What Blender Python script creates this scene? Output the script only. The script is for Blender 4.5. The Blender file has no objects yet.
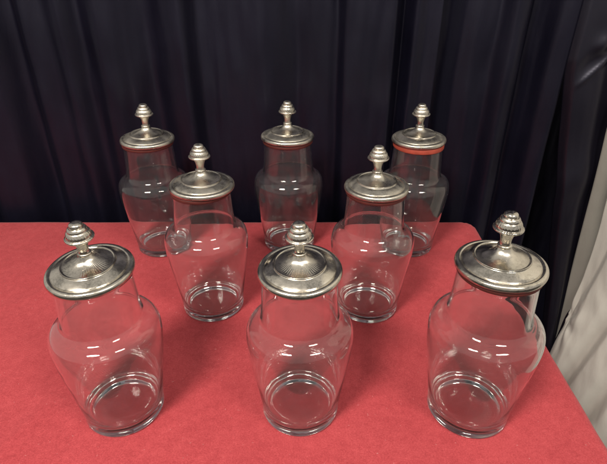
import bpy, bmesh, math, random
from math import pi, sin, cos, radians, sqrt, hypot
from mathutils import Vector, noise

# ------------------------------------------------------------------ camera, world, lamps, exposure
U = 0.06                      # one unit of the layout = the radius of a lid, 6 cm
ZT = 0.74                     # height of the table top
scene = bpy.context.scene
col = scene.collection

cd = bpy.data.cameras.new('camera')
cam = bpy.data.objects.new('camera', cd)
col.objects.link(cam)
cam.location = (0, 0, ZT + 11.153 * U)
cam.rotation_mode = 'XYZ'
cam.rotation_euler = (radians(90 - 30.403), radians(0.0), radians(0))
cd.sensor_width = 36
cd.lens = 497.97 / 607 * 36
cd.clip_start = 0.02
cd.clip_end = 60
scene.camera = cam

world = bpy.data.worlds.new('World')
scene.world = world
world.use_nodes = True
bg = world.node_tree.nodes['Background']
bg.inputs[0].default_value = (1.0, 0.95, 0.88, 1)
bg.inputs[1].default_value = 0.35


def lamp(name, loc, target, sx, sy, power, colour):
    d = bpy.data.lights.new(name, 'AREA')
    d.shape = 'ELLIPSE'
    d.size, d.size_y = sx, sy
    d.energy = power
    d.color = colour
    o = bpy.data.objects.new(name, d)
    col.objects.link(o)
    o.location = loc
    o.rotation_euler = (Vector(target) - Vector(loc)).to_track_quat('-Z', 'Y').to_euler()
    return o


WARM = (1.0, 0.92, 0.81)
lamp('ceiling_lamp', (-0.85, -0.75, ZT + 2.25), (-0.85, 0.25, ZT), 0.80, 0.34, 76, WARM)
lamp('ceiling_lamp', (1.10, -0.75, ZT + 2.25), (0.85, 0.1, ZT), 0.80, 0.34, 30, WARM)

scene.view_settings.view_transform = 'Standard'
scene.view_settings.look = 'None'
scene.view_settings.exposure = 0.27
scene.view_settings.gamma = 1.0
scene.view_settings.use_curve_mapping = False

cy = scene.cycles
cy.max_bounces = 24
cy.diffuse_bounces = 4
cy.glossy_bounces = 8
cy.transmission_bounces = 20
cy.transparent_max_bounces = 16
cy.caustics_reflective = True
cy.caustics_refractive = True
cy.blur_glossy = 0.6
cy.sample_clamp_indirect = 40.0
cy.use_denoising = True
try:
    cy.denoiser = 'OPENIMAGEDENOISE'
    cy.denoising_prefilter = 'ACCURATE'
    cy.use_guiding = True
    cy.use_adaptive_sampling = True
    cy.adaptive_threshold = 0.005
except Exception:
    pass


# ------------------------------------------------------------------ materials
class NT:
    def __init__(self, name):
        self.m = bpy.data.materials.new(name)
        self.m.use_nodes = True
        self.t = self.m.node_tree
        self.b = self.t.nodes['Principled BSDF']

    def n(self, kind, **kw):
        x = self.t.nodes.new(kind)
        for k, v in kw.items():
            setattr(x, k, v)
        return x

    def l(self, a, b):
        self.t.links.new(a, b)

    def math(self, op, a, b=None):
        x = self.n('ShaderNodeMath', operation=op)
        for i, v in enumerate((a, b)):
            if v is None:
                continue
            if isinstance(v, (int, float)):
                x.inputs[i].default_value = v
            else:
                self.l(v, x.inputs[i])
        return x.outputs[0]

    def noise(self, vec, scale, detail=3, rough=0.5):
        x = self.n('ShaderNodeTexNoise')
        x.inputs['Scale'].default_value = scale
        x.inputs['Detail'].default_value = detail
        x.inputs['Roughness'].default_value = rough
        if vec is not None:
            self.l(vec, x.inputs['Vector'])
        return x.outputs['Fac']

    def ramp(self, fac, stops):
        x = self.n('ShaderNodeValToRGB')
        e = x.color_ramp.elements
        while len(e) < len(stops):
            e.new(0.5)
        for i, (p, c) in enumerate(stops):
            e[i].position = p
            e[i].color = (c, c, c, 1) if isinstance(c, (int, float)) else (*c, 1)
        self.l(fac, x.inputs[0])
        return x.outputs[0]

    def bump(self, h, strength, dist, prev=None):
        x = self.n('ShaderNodeBump')
        x.inputs['Strength'].default_value = strength
        x.inputs['Distance'].default_value = dist
        self.l(h, x.inputs['Height'])
        if prev is not None:
            self.l(prev, x.inputs['Normal'])
        return x.outputs[0]


def mat_cloth():
    k = NT('red_ribbed_cloth')
    co = k.n('ShaderNodeTexCoord').outputs['Object']
    mp = k.n('ShaderNodeMapping')
    mp.inputs['Rotation'].default_value = (0, 0, radians(11))
    k.l(co, mp.inputs['Vector'])
    w1 = k.n('ShaderNodeTexWave', wave_type='BANDS', bands_direction='Y')
    w1.inputs['Scale'].default_value = 1 / 0.0020 / 3.1831
    w1.inputs['Distortion'].default_value = 2.2
    w1.inputs['Detail'].default_value = 2
    w1.inputs['Detail Scale'].default_value = 0.4
    k.l(mp.outputs[0], w1.inputs['Vector'])
    w2 = k.n('ShaderNodeTexWave', wave_type='BANDS', bands_direction='X')
    w2.inputs['Scale'].default_value = 1 / 0.0016 / 3.1831
    w2.inputs['Distortion'].default_value = 1.0
    k.l(mp.outputs[0], w2.inputs['Vector'])
    n1 = k.noise(co, 9, 4, 0.6)
    n2 = k.noise(mp.outputs[0], 430, 3, 0.7)
    n3 = k.noise(co, 90, 3, 0.6)
    mixv = k.math('ADD', k.math('MULTIPLY', n1, 0.20), k.math('MULTIPLY', n2, 0.57))
    mixv = k.math('ADD', mixv, k.math('MULTIPLY', n3, 0.25))
    mixv = k.math('ADD', mixv, k.math('MULTIPLY', w1.outputs['Fac'], 0.08))
    c = k.ramp(mixv, [(0.40, (0.295, 0.031, 0.038)), (0.55, (0.385, 0.047, 0.056)), (0.72, (0.49, 0.074, 0.083))])
    # a few pale specks of lint
    lint = k.noise(co, 260, 1, 0.4)
    lm = k.ramp(lint, [(0.775, 0.0), (0.80, 0.35)])
    mx = k.n('ShaderNodeMix', data_type='RGBA')
    k.l(lm, mx.inputs[0])
    k.l(c, mx.inputs[6])
    mx.inputs[7].default_value = (0.62, 0.36, 0.34, 1)
    k.l(mx.outputs[2], k.b.inputs['Base Color'])
    k.b.inputs['Roughness'].default_value = 0.85
    k.b.inputs['Specular IOR Level'].default_value = 0.25
    k.b.inputs['Sheen Weight'].default_value = 0.12
    k.b.inputs['Sheen Tint'].default_value = (1, 0.6, 0.6, 1)
    b = k.bump(w1.outputs['Fac'], 0.40, 0.0005)
    b = k.bump(w2.outputs['Fac'], 0.3, 0.0004, b)
    b = k.bump(n2, 0.35, 0.0005, b)
    b = k.bump(k.noise(co, 15, 2, 0.5), 0.35, 0.006, b)
    k.l(b, k.b.inputs['Normal'])
    return k.m


def mat_satin(name, c0, c1, rough, scale=1.0, spec=0.5, sheen=0.15, tint=(0.80, 0.80, 1.0, 1)):
    k = NT(name)
    co = k.n('ShaderNodeTexCoord').outputs['Object']
    n1 = k.noise(co, 3.0, 4, 0.6)
    n2 = k.noise(co, 900, 2, 0.6)
    v = k.math('ADD', k.math('MULTIPLY', n1, 0.7), k.math('MULTIPLY', n2, 0.3))
    k.l(k.ramp(v, [(0.35, c0), (0.65, c1)]), k.b.inputs['Base Color'])
    k.b.inputs['Specular IOR Level'].default_value = spec
    k.b.inputs['Sheen Weight'].default_value = sheen
    k.b.inputs['Sheen Roughness'].default_value = 0.4
    k.b.inputs['Specular Tint'].default_value = tint
    k.l(k.math('ADD', k.math('MULTIPLY', n1, 0.2), rough - 0.1), k.b.inputs['Roughness'])
    mp = k.n('ShaderNodeMapping')
    mp.inputs['Scale'].default_value = (1, 1, 0.25)
    k.l(co, mp.inputs['Vector'])
    b = k.bump(n2, 0.25, 0.0004)
    b = k.bump(k.noise(mp.outputs[0], 26, 4, 0.6), 0.30 * scale, 0.008, b)
    k.l(b, k.b.inputs['Normal'])
    return k.m


def mat_glass():
    k = NT('clear_jar_glass')
    k.b.inputs['Base Color'].default_value = (0.975, 0.985, 0.98, 1)
    k.b.inputs['Transmission Weight'].default_value = 1
    k.b.inputs['IOR'].default_value = 1.48
    co = k.n('ShaderNodeTexCoord').outputs['Object']
    sm = k.noise(co, 14, 4, 0.65)
    k.l(k.ramp(sm, [(0.45, 0.0), (0.75, 0.03)]), k.b.inputs['Roughness'])
    mp = k.n('ShaderNodeMapping')
    mp.inputs['Scale'].default_value = (1, 1, 0.45)
    k.l(co, mp.inputs['Vector'])
    k.l(k.bump(k.noise(mp.outputs[0], 20, 2), 0.10, 0.004), k.b.inputs['Normal'])
    # a faint pale haze mixed in, standing for bright reflections on the old glass
    df = k.n('ShaderNodeBsdfDiffuse')
    df.inputs[0].default_value = (0.8, 0.8, 0.8, 1)
    mx = k.n('ShaderNodeMixShader')
    k.l(k.ramp(k.noise(co, 9, 5, 0.7), [(0.35, 0.005), (0.75, 0.017)]), mx.inputs[0])
    k.l(k.b.outputs[0], mx.inputs[1])
    k.l(df.outputs[0], mx.inputs[2])
    k.l(mx.outputs[0], k.t.nodes['Material Output'].inputs['Surface'])
    return k.m


def mat_metal(name, base, rough, wear):
    k = NT(name)
    tc = k.n('ShaderNodeTexCoord').outputs['Object']
    oi = k.n('ShaderNodeObjectInfo')
    va = k.n('ShaderNodeVectorMath', operation='ADD')
    k.l(tc, va.inputs[0])
    cx = k.n('ShaderNodeCombineXYZ')
    k.l(k.math('MULTIPLY', oi.outputs['Random'], 7.0), cx.inputs[0])
    k.l(k.math('MULTIPLY', oi.outputs['Random'], 3.0), cx.inputs[2])
    k.l(cx.outputs[0], va.inputs[1])
    co = va.outputs[0]
    n1 = k.noise(co, 38, 5, 0.65)
    n2 = k.noise(co, 320, 3, 0.7)
    n3 = k.noise(co, 130, 4, 0.7)
    v = k.math('ADD', k.math('MULTIPLY', n1, 0.6), k.math('MULTIPLY', n2, 0.4))
    dark = tuple(x * wear for x in base)
    cmet = k.ramp(v, [(0.36, dark), (0.50, base), (0.72, tuple(min(1, x * 1.1) for x in base))])
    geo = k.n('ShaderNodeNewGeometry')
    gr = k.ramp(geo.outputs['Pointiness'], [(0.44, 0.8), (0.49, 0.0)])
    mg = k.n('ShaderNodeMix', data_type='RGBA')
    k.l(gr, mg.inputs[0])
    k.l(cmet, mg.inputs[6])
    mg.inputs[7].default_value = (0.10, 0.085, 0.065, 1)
    k.l(mg.outputs[2], k.b.inputs['Base Color'])
    k.b.inputs['Metallic'].default_value = 1
    k.b.inputs['Anisotropic'].default_value = 0.55
    tg = k.n('ShaderNodeTangent', direction_type='RADIAL', axis='Z')
    k.l(tg.outputs[0], k.b.inputs['Tangent'])
    k.l(k.math('ADD', k.math('MULTIPLY', k.ramp(n1, [(0.3, 0.0), (0.7, 1.0)]), 0.20), rough), k.b.inputs['Roughness'])
    b = k.bump(n1, 0.25, 0.0016)
    b = k.bump(n3, 0.12, 0.0006, b)
    b = k.bump(n2, 0.10, 0.0003, b)
    k.l(b, k.b.inputs['Normal'])
    return k.m


def mat_plain(name, c, rough, nscale=60, var=0.15, bump=0.0):
    k = NT(name)
    co = k.n('ShaderNodeTexCoord').outputs['Object']
    n1 = k.noise(co, nscale, 4, 0.6)
    k.l(k.ramp(n1, [(0.3, tuple(x * (1 - var) for x in c)), (0.7, tuple(x * (1 + var) for x in c))]), k.b.inputs['Base Color'])
    k.b.inputs['Roughness'].default_value = rough
    if bump:
        k.l(k.bump(n1, 0.5, bump), k.b.inputs['Normal'])
    return k.m


M_CLOTH = mat_cloth()
M_DARK = mat_satin('dark_satin', (0.0026, 0.0024, 0.0064), (0.0058, 0.0054, 0.0125), 0.42, 0.6, 0.32, 0.0)
M_DARK2 = mat_satin('dark_shiny_satin', (0.004, 0.0036, 0.007), (0.008, 0.007, 0.012), 0.38, 0.4, 0.50, 0.0)
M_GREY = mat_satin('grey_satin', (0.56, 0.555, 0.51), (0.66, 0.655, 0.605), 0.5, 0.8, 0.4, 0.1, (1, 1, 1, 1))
M_GREY_SHADE = mat_satin('shaded_grey_satin', (0.20, 0.195, 0.175), (0.27, 0.26, 0.235), 0.5, 0.8, 0.4, 0.1, (1, 1, 1, 1))  # the grey satin again, darkened to paint in the shade
M_GLASS = mat_glass()
M_METAL = [mat_metal('worn_nickel_silver', (0.74, 0.69, 0.60), 0.10, 0.60),
           mat_metal('dull_nickel_silver', (0.66, 0.62, 0.54), 0.22, 0.66)]
M_SEAL = mat_plain('dark_red_rubber', (0.085, 0.014, 0.011), 0.6)
M_SEAL2 = mat_plain('orange_red_rubber', (0.36, 0.058, 0.034), 0.6)
M_FLOOR = mat_plain('dark_carpet', (0.045, 0.04, 0.038), 0.95, 400, 0.3, 0.002)


# ------------------------------------------------------------------ helpers
def mesh_obj(name, verts, faces, material, parent=None, smooth=True):
    me = bpy.data.meshes.new(name)
    me.from_pydata(verts, [], faces)
    me.update()
    if smooth:
        me.polygons.foreach_set('use_smooth', [True] * len(me.polygons))
    me.materials.append(material)
    o = bpy.data.objects.new(name, me)
    col.objects.link(o)
    if parent is not None:
        o.parent = parent
    return o


def tag(o, label=None, cat=None, group=None, kind=None):
    if label:
        o['label'] = label
    if cat:
        o['category'] = cat
    if group:
        o['group'] = group
    if kind:
        o['kind'] = kind
    return o


def pchip(pts):
    """monotone cubic through (x, y) points"""
    xs = [p[0] for p in pts]
    ys = [p[1] for p in pts]
    n = len(xs)
    d = [(ys[i + 1] - ys[i]) / (xs[i + 1] - xs[i]) for i in range(n - 1)]
    m = [d[0]] + [0 if d[i - 1] * d[i] <= 0 else 2 * d[i - 1] * d[i] / (d[i - 1] + d[i]) for i in range(1, n - 1)] + [d[-1]]

    def f(x):
        if x <= xs[0]:
            return ys[0]
        if x >= xs[-1]:
            return ys[-1]
        lo, hi = 0, n - 1
        while hi - lo > 1:
            c = (lo + hi) // 2
            if xs[c] <= x:
                lo = c
            else:
                hi = c
        h = xs[hi] - xs[lo]
        t = (x - xs[lo]) / h
        return ((2 * t**3 - 3 * t * t + 1) * ys[lo] + (t**3 - 2 * t * t + t) * h * m[lo]
                + (-2 * t**3 + 3 * t * t) * ys[hi] + (t**3 - t * t) * h * m[hi])
    return f


def spline_profile(pts, sub=4):
    """Catmull-Rom through (r, z, corner) points; corner points stay sharp by doubling"""
    out = []
    n = len(pts)
    for i in range(n - 1):
        p1, p2 = pts[i], pts[i + 1]
        c1 = len(p1) > 2
        c2 = len(p2) > 2
        p0 = pts[i - 1] if i > 0 and not c1 else p1
        p3 = pts[i + 2] if i + 2 < n and not c2 else p2
        for s in range(sub):
            t = s / sub
            q = []
            for a in (0, 1):
                q.append(0.5 * (2 * p1[a] + (p2[a] - p0[a]) * t + (2 * p0[a] - 5 * p1[a] + 4 * p2[a] - p3[a]) * t * t
                                + (3 * p1[a] - p0[a] - 3 * p2[a] + p3[a]) * t**3))
            out.append((max(0.0, q[0]), q[1]))
    out.append((pts[-1][0], pts[-1][1]))
    return out


def lathe(name, prof, seg, material, parent, warp=None, close=False):
    """prof: list of (r, z) metres. r==0 ends collapse to a point."""
    verts, faces, rings = [], [], []
    for k, (r, z) in enumerate(prof):
        if r < 1e-6:
            rings.append([len(verts)])
            verts.append((0, 0, z))
        else:
            ring = []
            for j in range(seg):
                a = 2 * pi * j / seg
                rr, zz = (r, z) if warp is None else warp(r, z, a)
                ring.append(len(verts))
                verts.append((rr * cos(a), rr * sin(a), zz))
            rings.append(ring)
    pairs = list(zip(rings, rings[1:]))
    if close:
        pairs.append((rings[-1], rings[0]))
    for A, B in pairs:
        for j in range(seg):
            j2 = (j + 1) % seg
            if len(A) == 1 and len(B) == 1:
                continue
            if len(A) == 1:
                faces.append((A[0], B[j2], B[j]))
            elif len(B) == 1:
                faces.append((A[j], A[j2], B[0]))
            else:
                faces.append((A[j], A[j2], B[j2], B[j]))
    return mesh_obj(name, verts, faces, material, parent)


# ------------------------------------------------------------------ the setting: floor, curtains, table
fl = mesh_obj('floor', [(-6, -5, 0), (6, -5, 0), (6, 6, 0), (-6, 6, 0)], [(0, 1, 2, 3)], M_FLOOR, smooth=False)
tag(fl, kind='structure')


def curtain(name, fx, u0, u1, z0, z1, base, depth, material, label, nx, nz, group, extra=None):
    """a hanging panel: base(u, z) -> (x, y); depth(u, z) -> offset towards the camera side normal; real thickness"""
    verts, faces = [], []
    for j in range(nz + 1):
        z = z0 + (z1 - z0) * j / nz
        for i in range(nx + 1):
            u = u0 + (u1 - u0) * i / nx
            verts.append(fx(u, z))
    for j in range(nz):
        for i in range(nx):
            a = j * (nx + 1) + i
            faces.append((a, a + 1, a + nx + 2, a + nx + 1))
    o = mesh_obj(name, verts, faces, material)
    so = o.modifiers.new('thickness', 'SOLIDIFY')
    so.thickness = 0.0015
    so.offset = 1
    tag(o, label, 'curtain', group)
    return o


CY = 22.0 * U                                  # plane of the back curtain


def X(u):                                      # column of the photograph's top edge -> metres on the curtain plane
    return (u - 303.5) * 0.0394 * U


# (column at the top of the picture, how far the fold comes forward in cm)
F_LEFT = [(-220, 2.0), (-190, 5.0), (-160, 1.0), (-120, 4.5), (-85, 1.0), (-50, 4.8), (-22, 4.0), (3, 0.2), (22, 3.0), (40, 2.2),
          (58, 3.6), (74, 1.8), (97, 3.8), (120, 2.6), (141, 0.8), (164, 3.2), (180, 4.4), (196, 1.6), (214, 2.0), (238, 2.6),
          (262, 3.4), (280, 2.0), (296, 0.8), (312, 1.6), (328, 2.0), (338, 1.6), (348, 3.6), (364, 4.0), (380, 4.0), (394, 4.3), (407, 0.2),
          (418, 2.8), (430, 2.2), (443, 2.6)]
F_MID = [(428, -2.6), (446, -1.8), (456, -1.4), (470, 1.6), (486, 2.6), (500, 2.4), (514, 4.8), (525, 4.2), (538, 0.4), (549, 1.8), (560, 4.4), (572, 5.0), (580, 2.0), (590, -7.0), (604, -11.0), (640, -12.0), (760, -12.0)]
F_RIGHT = [(572, 4.6), (580, 6.2), (600, 6.6), (625, 5.4), (650, 6.4), (690, 4.0), (720, 5.0)]


def wr(x, z, s, f):
    return noise.noise(Vector((x * f, z * f * 0.22, s)))


def make_fx(prof, seed, crease=None, edge=None):
    f = pchip(prof)

    def fx(u, z):
        x = X(u)
        zt = z - ZT
        du = (10.0 if seed < 9 else 3.0) * noise.noise(Vector((zt * 0.9, u * 0.006, seed))) * (0.5 - zt)
        amp = 1.0 + 0.16 * (0.5 - zt)
        d = f(u + du) * 0.0145 * amp
        d += 0.006 * wr(x, z, seed + 3, 9) + (0.0034 if seed < 9 else 0.0012) * wr(x, z, seed + 7, 42)
        if crease:
            d += crease(u, zt)
        if edge:
            x += edge(u, zt)
        return (x, CY - d, z)
    return fx


ZC0, ZC1 = 0.012, 2.55
curtain('curtain', make_fx(F_LEFT, 1.3), -220, 443, ZC0, ZC1, None, None, M_DARK,
        'wide black-violet curtain hanging in vertical folds behind the jars, left of the shinier panels', 560, 90, 'dark curtains behind the table')


curtain('curtain', make_fx(F_MID, 5.1, ), 428, 760, ZC0, ZC1, None, None, M_DARK,
        'narrow black curtain panel with straight folds, between the wide curtain and the black gap', 300, 90, 'dark curtains behind the table')


def crease_r(u, z):
    # the diagonal crinkle of the right panel, and soft bulges above and below it
    s = (u - 585) / 34.0
    zl = 0.37 + 0.065 * s + 0.024 * s * s
    e = max(0.0, min(1.0, (u - 576) / 14))
    e = e * e * (3 - 2 * e)
    d = 0.0042 * math.exp(-((z - zl) / 0.0065) ** 2) * e
    d -= 0.006 * math.exp(-((z - zl - 0.03) / 0.022) ** 2) * e
    d += 0.010 * math.exp(-((z - 0.53) / 0.03) ** 2 - ((u - 618) / 16) ** 2)
    d += 0.009 * math.exp(-((z - 0.455) / 0.022) ** 2 - ((u - 601) / 9) ** 2)
    d += 0.008 * math.exp(-((z - 0.10 - 0.03 * s) / 0.06) ** 2)
    return d


def right_edge(u, z):
    k = max(0.0, 1 - (u - 572) / 90)
    return 0.17 * k * max(0.0, 0.42 - z)


curtain('curtain', make_fx(F_RIGHT, 9.7, crease_r, right_edge), 572, 720, ZC0, ZC1, None, None, M_DARK2,
        'glossy black curtain panel with a diagonal crease, next to the grey drape', 170, 420, 'dark curtains behind the table')


# grey drape hanging down the right side, towards the camera
f_gr = pchip([(-0.4, 0.4), (0.0, 0.5), (0.035, 2.2), (0.085, 1.7), (0.125, 0.2), (0.165, 2.0), (0.215, 1.6), (0.25, 0.1), (0.31, 2.2), (0.40, 0.3), (0.50, 2.4), (0.62, 0.3), (0.74, 2.4), (0.88, 0.4), (1.0, 2.2), (1.4, 0.5)])


def grey_fx(u, z):
    zt = z - ZT
    k = 0.012 * noise.noise(Vector((zt * 3.0, u * 2, 4.4)))
    v = u + k - 0.17 * (zt + 0.35)
    d = 0.012 * f_gr(v) * (1 + 0.3 * (0.2 - zt)) * min(1, 0.3 + u * 12)
    # pull creases that run out of one pinched spot near the free edge
    du, dz = u - 0.012, zt + 0.33
    rr = sqrt((du * 2.2) ** 2 + dz * dz)
    an = math.atan2(dz, du * 2.2)
    d += 0.0035 * sin(an * 7 + 0.6) * math.exp(-((rr - 0.07) / 0.06) ** 2)
    d -= 0.006 * math.exp(-(rr / 0.026) ** 2)
    d += 0.006 * noise.noise(Vector((u * 9, zt * 3.5, 8.8))) + 0.0022 * noise.noise(Vector((u * 34 + zt * 8, zt * 14, 5.2)))
    x0 = 13.62 * U + 0.012 * sin(zt * 7.0 + 2.6)
    return (x0 + 0.34 * u - d, CY - 0.12 - 0.75 * u - 0.35 * d, z)


curtain('drape', grey_fx, 0, 1, ZC0, 2.5, None, None, M_GREY,
        'pale grey satin drape hanging at the right edge beside the table', 420, 300, None)


def shade_strip_fx(u, z):  # strip added for the pale drape's shaded edge, shade put into its colour
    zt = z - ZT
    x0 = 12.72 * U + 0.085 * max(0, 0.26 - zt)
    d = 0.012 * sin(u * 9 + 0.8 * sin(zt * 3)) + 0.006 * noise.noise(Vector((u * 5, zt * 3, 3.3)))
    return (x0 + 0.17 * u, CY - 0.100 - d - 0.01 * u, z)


curtain('drape', shade_strip_fx, 0, 1, ZC0, 2.5, None, None, M_GREY_SHADE,
        'narrow strip coloured dark for the shaded edge of the pale drape, beside the glossy black curtain', 60, 120, None)


# tablecloth: a flat sheet laid over the table edge, hanging to just above the floor
TX0, TX1, TY0, TY1 = -1.36, 7.78 * U, 7.25 * U, 20.02 * U
DROP = ZT - 0.012


def build_cloth():
    step = 0.0095
    rc, er = 0.035, 0.010                     # corner radius in plan, edge radius
    ext = DROP + 0.012
    ix0, ix1, iy0, iy1 = TX0 + rc, TX1 - rc, TY0 + rc, TY1 - rc
    nx = int((TX1 - TX0 + 2 * ext) / step)
    ny = int((TY1 - TY0 + 2 * ext) / step)
    verts, dist, idx = [], [], {}
    for j in range(ny + 1):
        for i in range(nx + 1):
            px = TX0 - ext + (TX1 - TX0 + 2 * ext) * i / nx
            py = TY0 - ext + (TY1 - TY0 + 2 * ext) * j / ny
            qx, qy = min(max(px, ix0), ix1), min(max(py, iy0), iy1)
            dx, dy = px - qx, py - qy
            L = hypot(dx, dy)
            d = L - (rc - er)
            h = 0.0006 * noise.noise(Vector((px * 9, py * 9, 0.3))) + 0.00035 * noise.noise(Vector((px * 30, py * 22, 4.0)))
            # two soft press creases in the cloth, lower left of the picture
            for (ax, ay, bx_, by_, hh) in ((-0.47, 0.44, -0.42, 0.60, 0.0030), (-0.56, 0.46, -0.50, 0.66, 0.0026), (-0.66, 0.80, -0.40, 1.04, 0.0016)):
                tx, ty = bx_ - ax, by_ - ay
                LL = hypot(tx, ty)
                s = ((px - ax) * tx + (py - ay) * ty) / LL / LL
                o = ((px - ax) * ty - (py - ay) * tx) / LL
                h += hh * math.exp(-(o / 0.010) ** 2) * math.exp(-((s - 0.5) / 0.4) ** 2)
            if d <= 0:
                verts.append((px, py, ZT + h))
            else:
                nxv, nyv = dx / L, dy / L
                wv = 0.0016 * noise.noise(Vector((qx * 7, qy * 7, 2.7))) + 0.0007 * noise.noise(Vector((qx * 31, qy * 31, 6.1)))
                bx_, by_ = qx + nxv * (rc - er + wv), qy + nyv * (rc - er + wv)
                arc = er * pi / 2
                if d < arc:
                    a = d / er
                    verts.append((bx_ + nxv * er * sin(a), by_ + nyv * er * sin(a), ZT - er * (1 - cos(a)) + h * (1 - a / 1.6)))
                else:
                    g = min(1.0, (d - arc) / DROP)
                    per = (qx * 1.0 + qy * 1.0) + 0.25 * math.atan2(nyv, nxv)
                    w = (0.5 + 0.5 * sin(per * 26 + 2 * noise.noise(Vector((per * 3, 0, 1))))) * 0.03 * g ** 0.8
                    w += 0.006 * g
                    verts.append((bx_ + nxv * (er + w), by_ + nyv * (er + w), ZT - er - (d - arc)))
            dist.append(d)
    faces = []
    for j in range(ny):
        for i in range(nx):
            a = j * (nx + 1) + i
            q = (a, a + 1, a + nx + 2, a + nx + 1)
            if max(dist[v] for v in q) < DROP:
                faces.append(q)
    used = sorted({v for f in faces for v in f})
    mp = {v: k for k, v in enumerate(used)}
    o = mesh_obj('tablecloth', [verts[v] for v in used], [tuple(mp[v] for v in f) for f in faces], M_CLOTH)
    tag(o, 'red ribbed cloth over the long table that carries all the jars', 'tablecloth')
    return o


build_cloth()


# ------------------------------------------------------------------ the jars
T = 0.042                                      # glass wall in units

OUT = [(0.0, 0.085), (0.45, 0.08), (0.78, 0.04), (0.93, 0.002), (1.005, 0.012), (1.042, 0.06), (1.049, 0.14), (1.053, 0.28), (1.072, 0.46), (1.118, 0.80), (1.172, 1.2),
       (1.238, 1.65), (1.295, 2.05), (1.332, 2.38), (1.350, 2.62), (1.346, 2.79), (1.315, 2.95), (1.25, 3.06), (1.15, 3.135), (1.06, 3.19), (0.998, 3.26),
       (0.965, 3.38), (0.940, 3.62), (0.920, 3.95), (0.905, 4.26), (0.905, 4.40), (0.908, 4.462)]
INN = [(0.868, 4.465), (0.858, 4.40), (0.857, 4.26), (0.874, 3.95), (0.896, 3.62), (0.920, 3.37), (0.952, 3.24), (1.02, 3.155), (1.12, 3.095), (1.215, 3.025), (1.274, 2.925), (1.303, 2.775), (1.307, 2.62),
       (1.289, 2.38), (1.251, 2.05), (1.194, 1.65), (1.127, 1.2), (1.070, 0.82), (1.024, 0.56), (0.975, 0.38), (0.88, 0.265), (0.74, 0.205), (0.56, 0.185), (0.30, 0.19), (0.0, 0.205)]

# lid shell (outside from the knob's foot to the rim, then back inside along the plug collar)
LID = [(0.118, 5.200), (0.148, 5.188), (0.160, 5.160), (0.146, 5.135, 1), (0.172, 5.08), (0.225, 5.02), (0.32, 4.955), (0.44, 4.905), (0.545, 4.878), (0.570, 4.874, 1),
       (0.592, 4.896), (0.616, 4.890), (0.622, 4.858, 1), (0.70, 4.826), (0.79, 4.778), (0.845, 4.742, 1), (0.853, 4.722), (0.872, 4.726, 1), (0.905, 4.738), (0.950, 4.728),
       (0.984, 4.700), (0.998, 4.660), (1.0, 4.625), (0.988, 4.592), (0.965, 4.578, 1), (0.93, 4.575, 1), (0.925, 4.556, 1), (0.838, 4.556, 1), (0.835, 4.53), (0.832, 4.47, 1),
       (0.816, 4.47, 1), (0.81, 4.53), (0.80, 4.60), (0.62, 4.72), (0.36, 4.85), (0.14, 4.99), (0.0, 5.04)]
KNOB = [(0.122, 5.198), (0.116, 5.24), (0.118, 5.31), (0.134, 5.39), (0.158, 5.46), (0.182, 5.51), (0.208, 5.532, 1), (0.27, 5.552), (0.312, 5.574), (0.324, 5.598), (0.314, 5.622),
        (0.290, 5.630, 1), (0.276, 5.642), (0.270, 5.70), (0.242, 5.765), (0.226, 5.778, 1), (0.216, 5.788), (0.212, 5.825), (0.182, 5.868), (0.164, 5.874, 1), (0.148, 5.880), (0.150, 5.912),
        (0.132, 5.955), (0.076, 5.984), (0.0, 5.993)]


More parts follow.
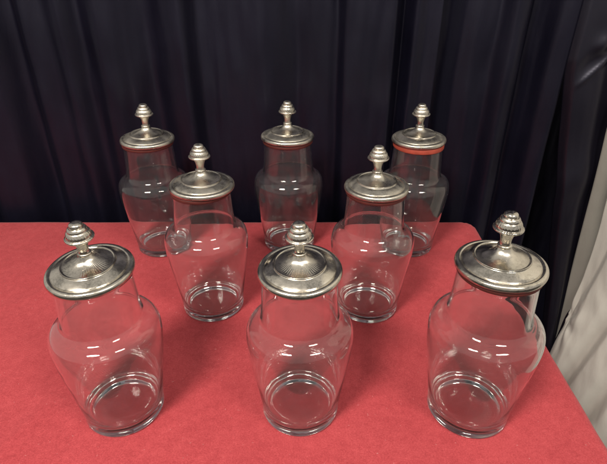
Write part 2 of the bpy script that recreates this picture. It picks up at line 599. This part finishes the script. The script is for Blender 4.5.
def make_jar(x, y, s, seed, label, metal, seal_mat, seal_h, lift, tilt, lid_shift, flute=0.0):
    rnd = random.Random(seed)
    e = bpy.data.objects.new('lidded_jar', None)
    e.empty_display_size = 0.05
    col.objects.link(e)
    e.location = (x * U, y * U, ZT + 0.0011)
    tag(e, label, 'jar', 'glass jars with metal lids')
    S = s * U
    ph = rnd.uniform(0, 6.28)

    def gw(r, z, a):                            # hand-blown: very slightly uneven
        k = 1 + 0.004 * sin(2 * a + ph) * min(1, z / (2 * S)) + 0.002 * sin(3 * a + 2 * ph + 14 * z)
        return r * k, z
    prof = spline_profile(OUT, 4) + spline_profile(INN, 4)
    body = lathe('glass_body', [(r * S, z * S) for r, z in prof], 128, M_GLASS, e, gw)
    body.rotation_euler.z = rnd.uniform(0, 6.28)

    def lw(r, z, a):                            # small dents, and the rim not quite flat
        nz = noise.noise(Vector((cos(a) * r / S * 1.6, sin(a) * r / S * 1.6, seed * 3.1)))
        out = min(1, r / (0.6 * S))
        zz = z / S - lift
        fl = flute * sin(54 * a) * max(0.0, 1 - ((r / S - 0.33) / 0.22) ** 2) if zz > 4.86 else 0.0
        return r * (1 + 0.004 * sin(2 * a + ph) * out), z + 0.010 * S * nz * out + fl * S

    def kw(r, z, a):                            # gadrooned band under the stepped dome
        zz = z / S - lift
        g = math.exp(-((zz - 5.715) / 0.035) ** 2) * 0.022 + math.exp(-((zz - 5.616) / 0.04) ** 2) * 0.006
        return r * (1 + g * sin(26 * a + 10 * zz)), z
    lid = lathe('lid', [(r * S, (z + lift) * S) for r, z in spline_profile(LID, 4)], 324 if flute else 160, metal, e, lw)
    lid.location = (lid_shift[0] * S, lid_shift[1] * S, 0)
    lid.rotation_euler = (tilt[0], tilt[1], 0)
    # keep the lid seated: tilt about the rim centre, not about the table
    piv = Vector((0, 0, 4.555 * S))
    R = lid.rotation_euler.to_matrix()
    lid.location = Vector(lid.location) + piv - R @ piv
    lathe('knob', [(r * S, (z + lift) * S) for r, z in spline_profile(KNOB, 4)], 156, metal, lid, kw)
    if seal_mat:
        zb = 4.5555 - seal_h
        ring = [(0.9165, 4.5555), (0.940, 4.5545), (0.947, 4.54), (0.947, zb + 0.02), (0.938, zb), (0.9165, zb)]
        sr = lathe('seal_ring', [(r * S, z * S) for r, z in ring], 96, seal_mat, e, None, True)
        if seal_mat is M_SEAL2:
            sr['label'] = 'bright orange-red rubber seal ring showing under the lid'
    return e


N0, N1 = M_METAL
make_jar(-4.91, 9.45, 0.990, 1, 'front left lidded glass jar, leftmost in the nearest row of three', N0, None, 0, -0.03, (0.078, -0.012), (0.0, 0), 0.0022)
make_jar(-0.09, 9.47, 0.987, 2, 'middle lidded glass jar of the nearest row of three', N0, None, 0, -0.03, (0.066, -0.012), (0.01, 0), 0.0022)
make_jar(4.50, 9.43, 1.020, 3, 'front right lidded glass jar, nearest to the right edge of the table', N0, M_SEAL, 0.10, 0, (0.0, -0.02), (0.0, 0))
make_jar(-3.17, 13.96, 0.994, 4, 'left jar of the second row, in front of the back left jar', N1, M_SEAL, 0.11, 0, (0.0, 0.02), (0.04, 0))
make_jar(2.24, 13.89, 0.990, 5, 'right jar of the second row, overlapping the jar with the orange seal', N1, M_SEAL, 0.11, 0, (0.0, -0.012), (0, 0))
make_jar(-5.89, 17.95, 1.003, 6, 'back left lidded glass jar, leftmost in the row nearest the curtain', N1, M_SEAL, 0.10, 0, (0.0, 0.025), (0.01, 0))
make_jar(-0.60, 18.20, 1.008, 7, 'back middle lidded glass jar, farthest from the camera before the curtain', N1, M_SEAL, 0.11, 0, (0.0, 0.01), (-0.01, 0))
make_jar(4.35, 17.94, 1.005, 8, 'back right glass jar with a bright orange-red seal ring under its lid', N1, M_SEAL2, 0.18, 0.0, (0.0, -0.022), (-0.01, 0))
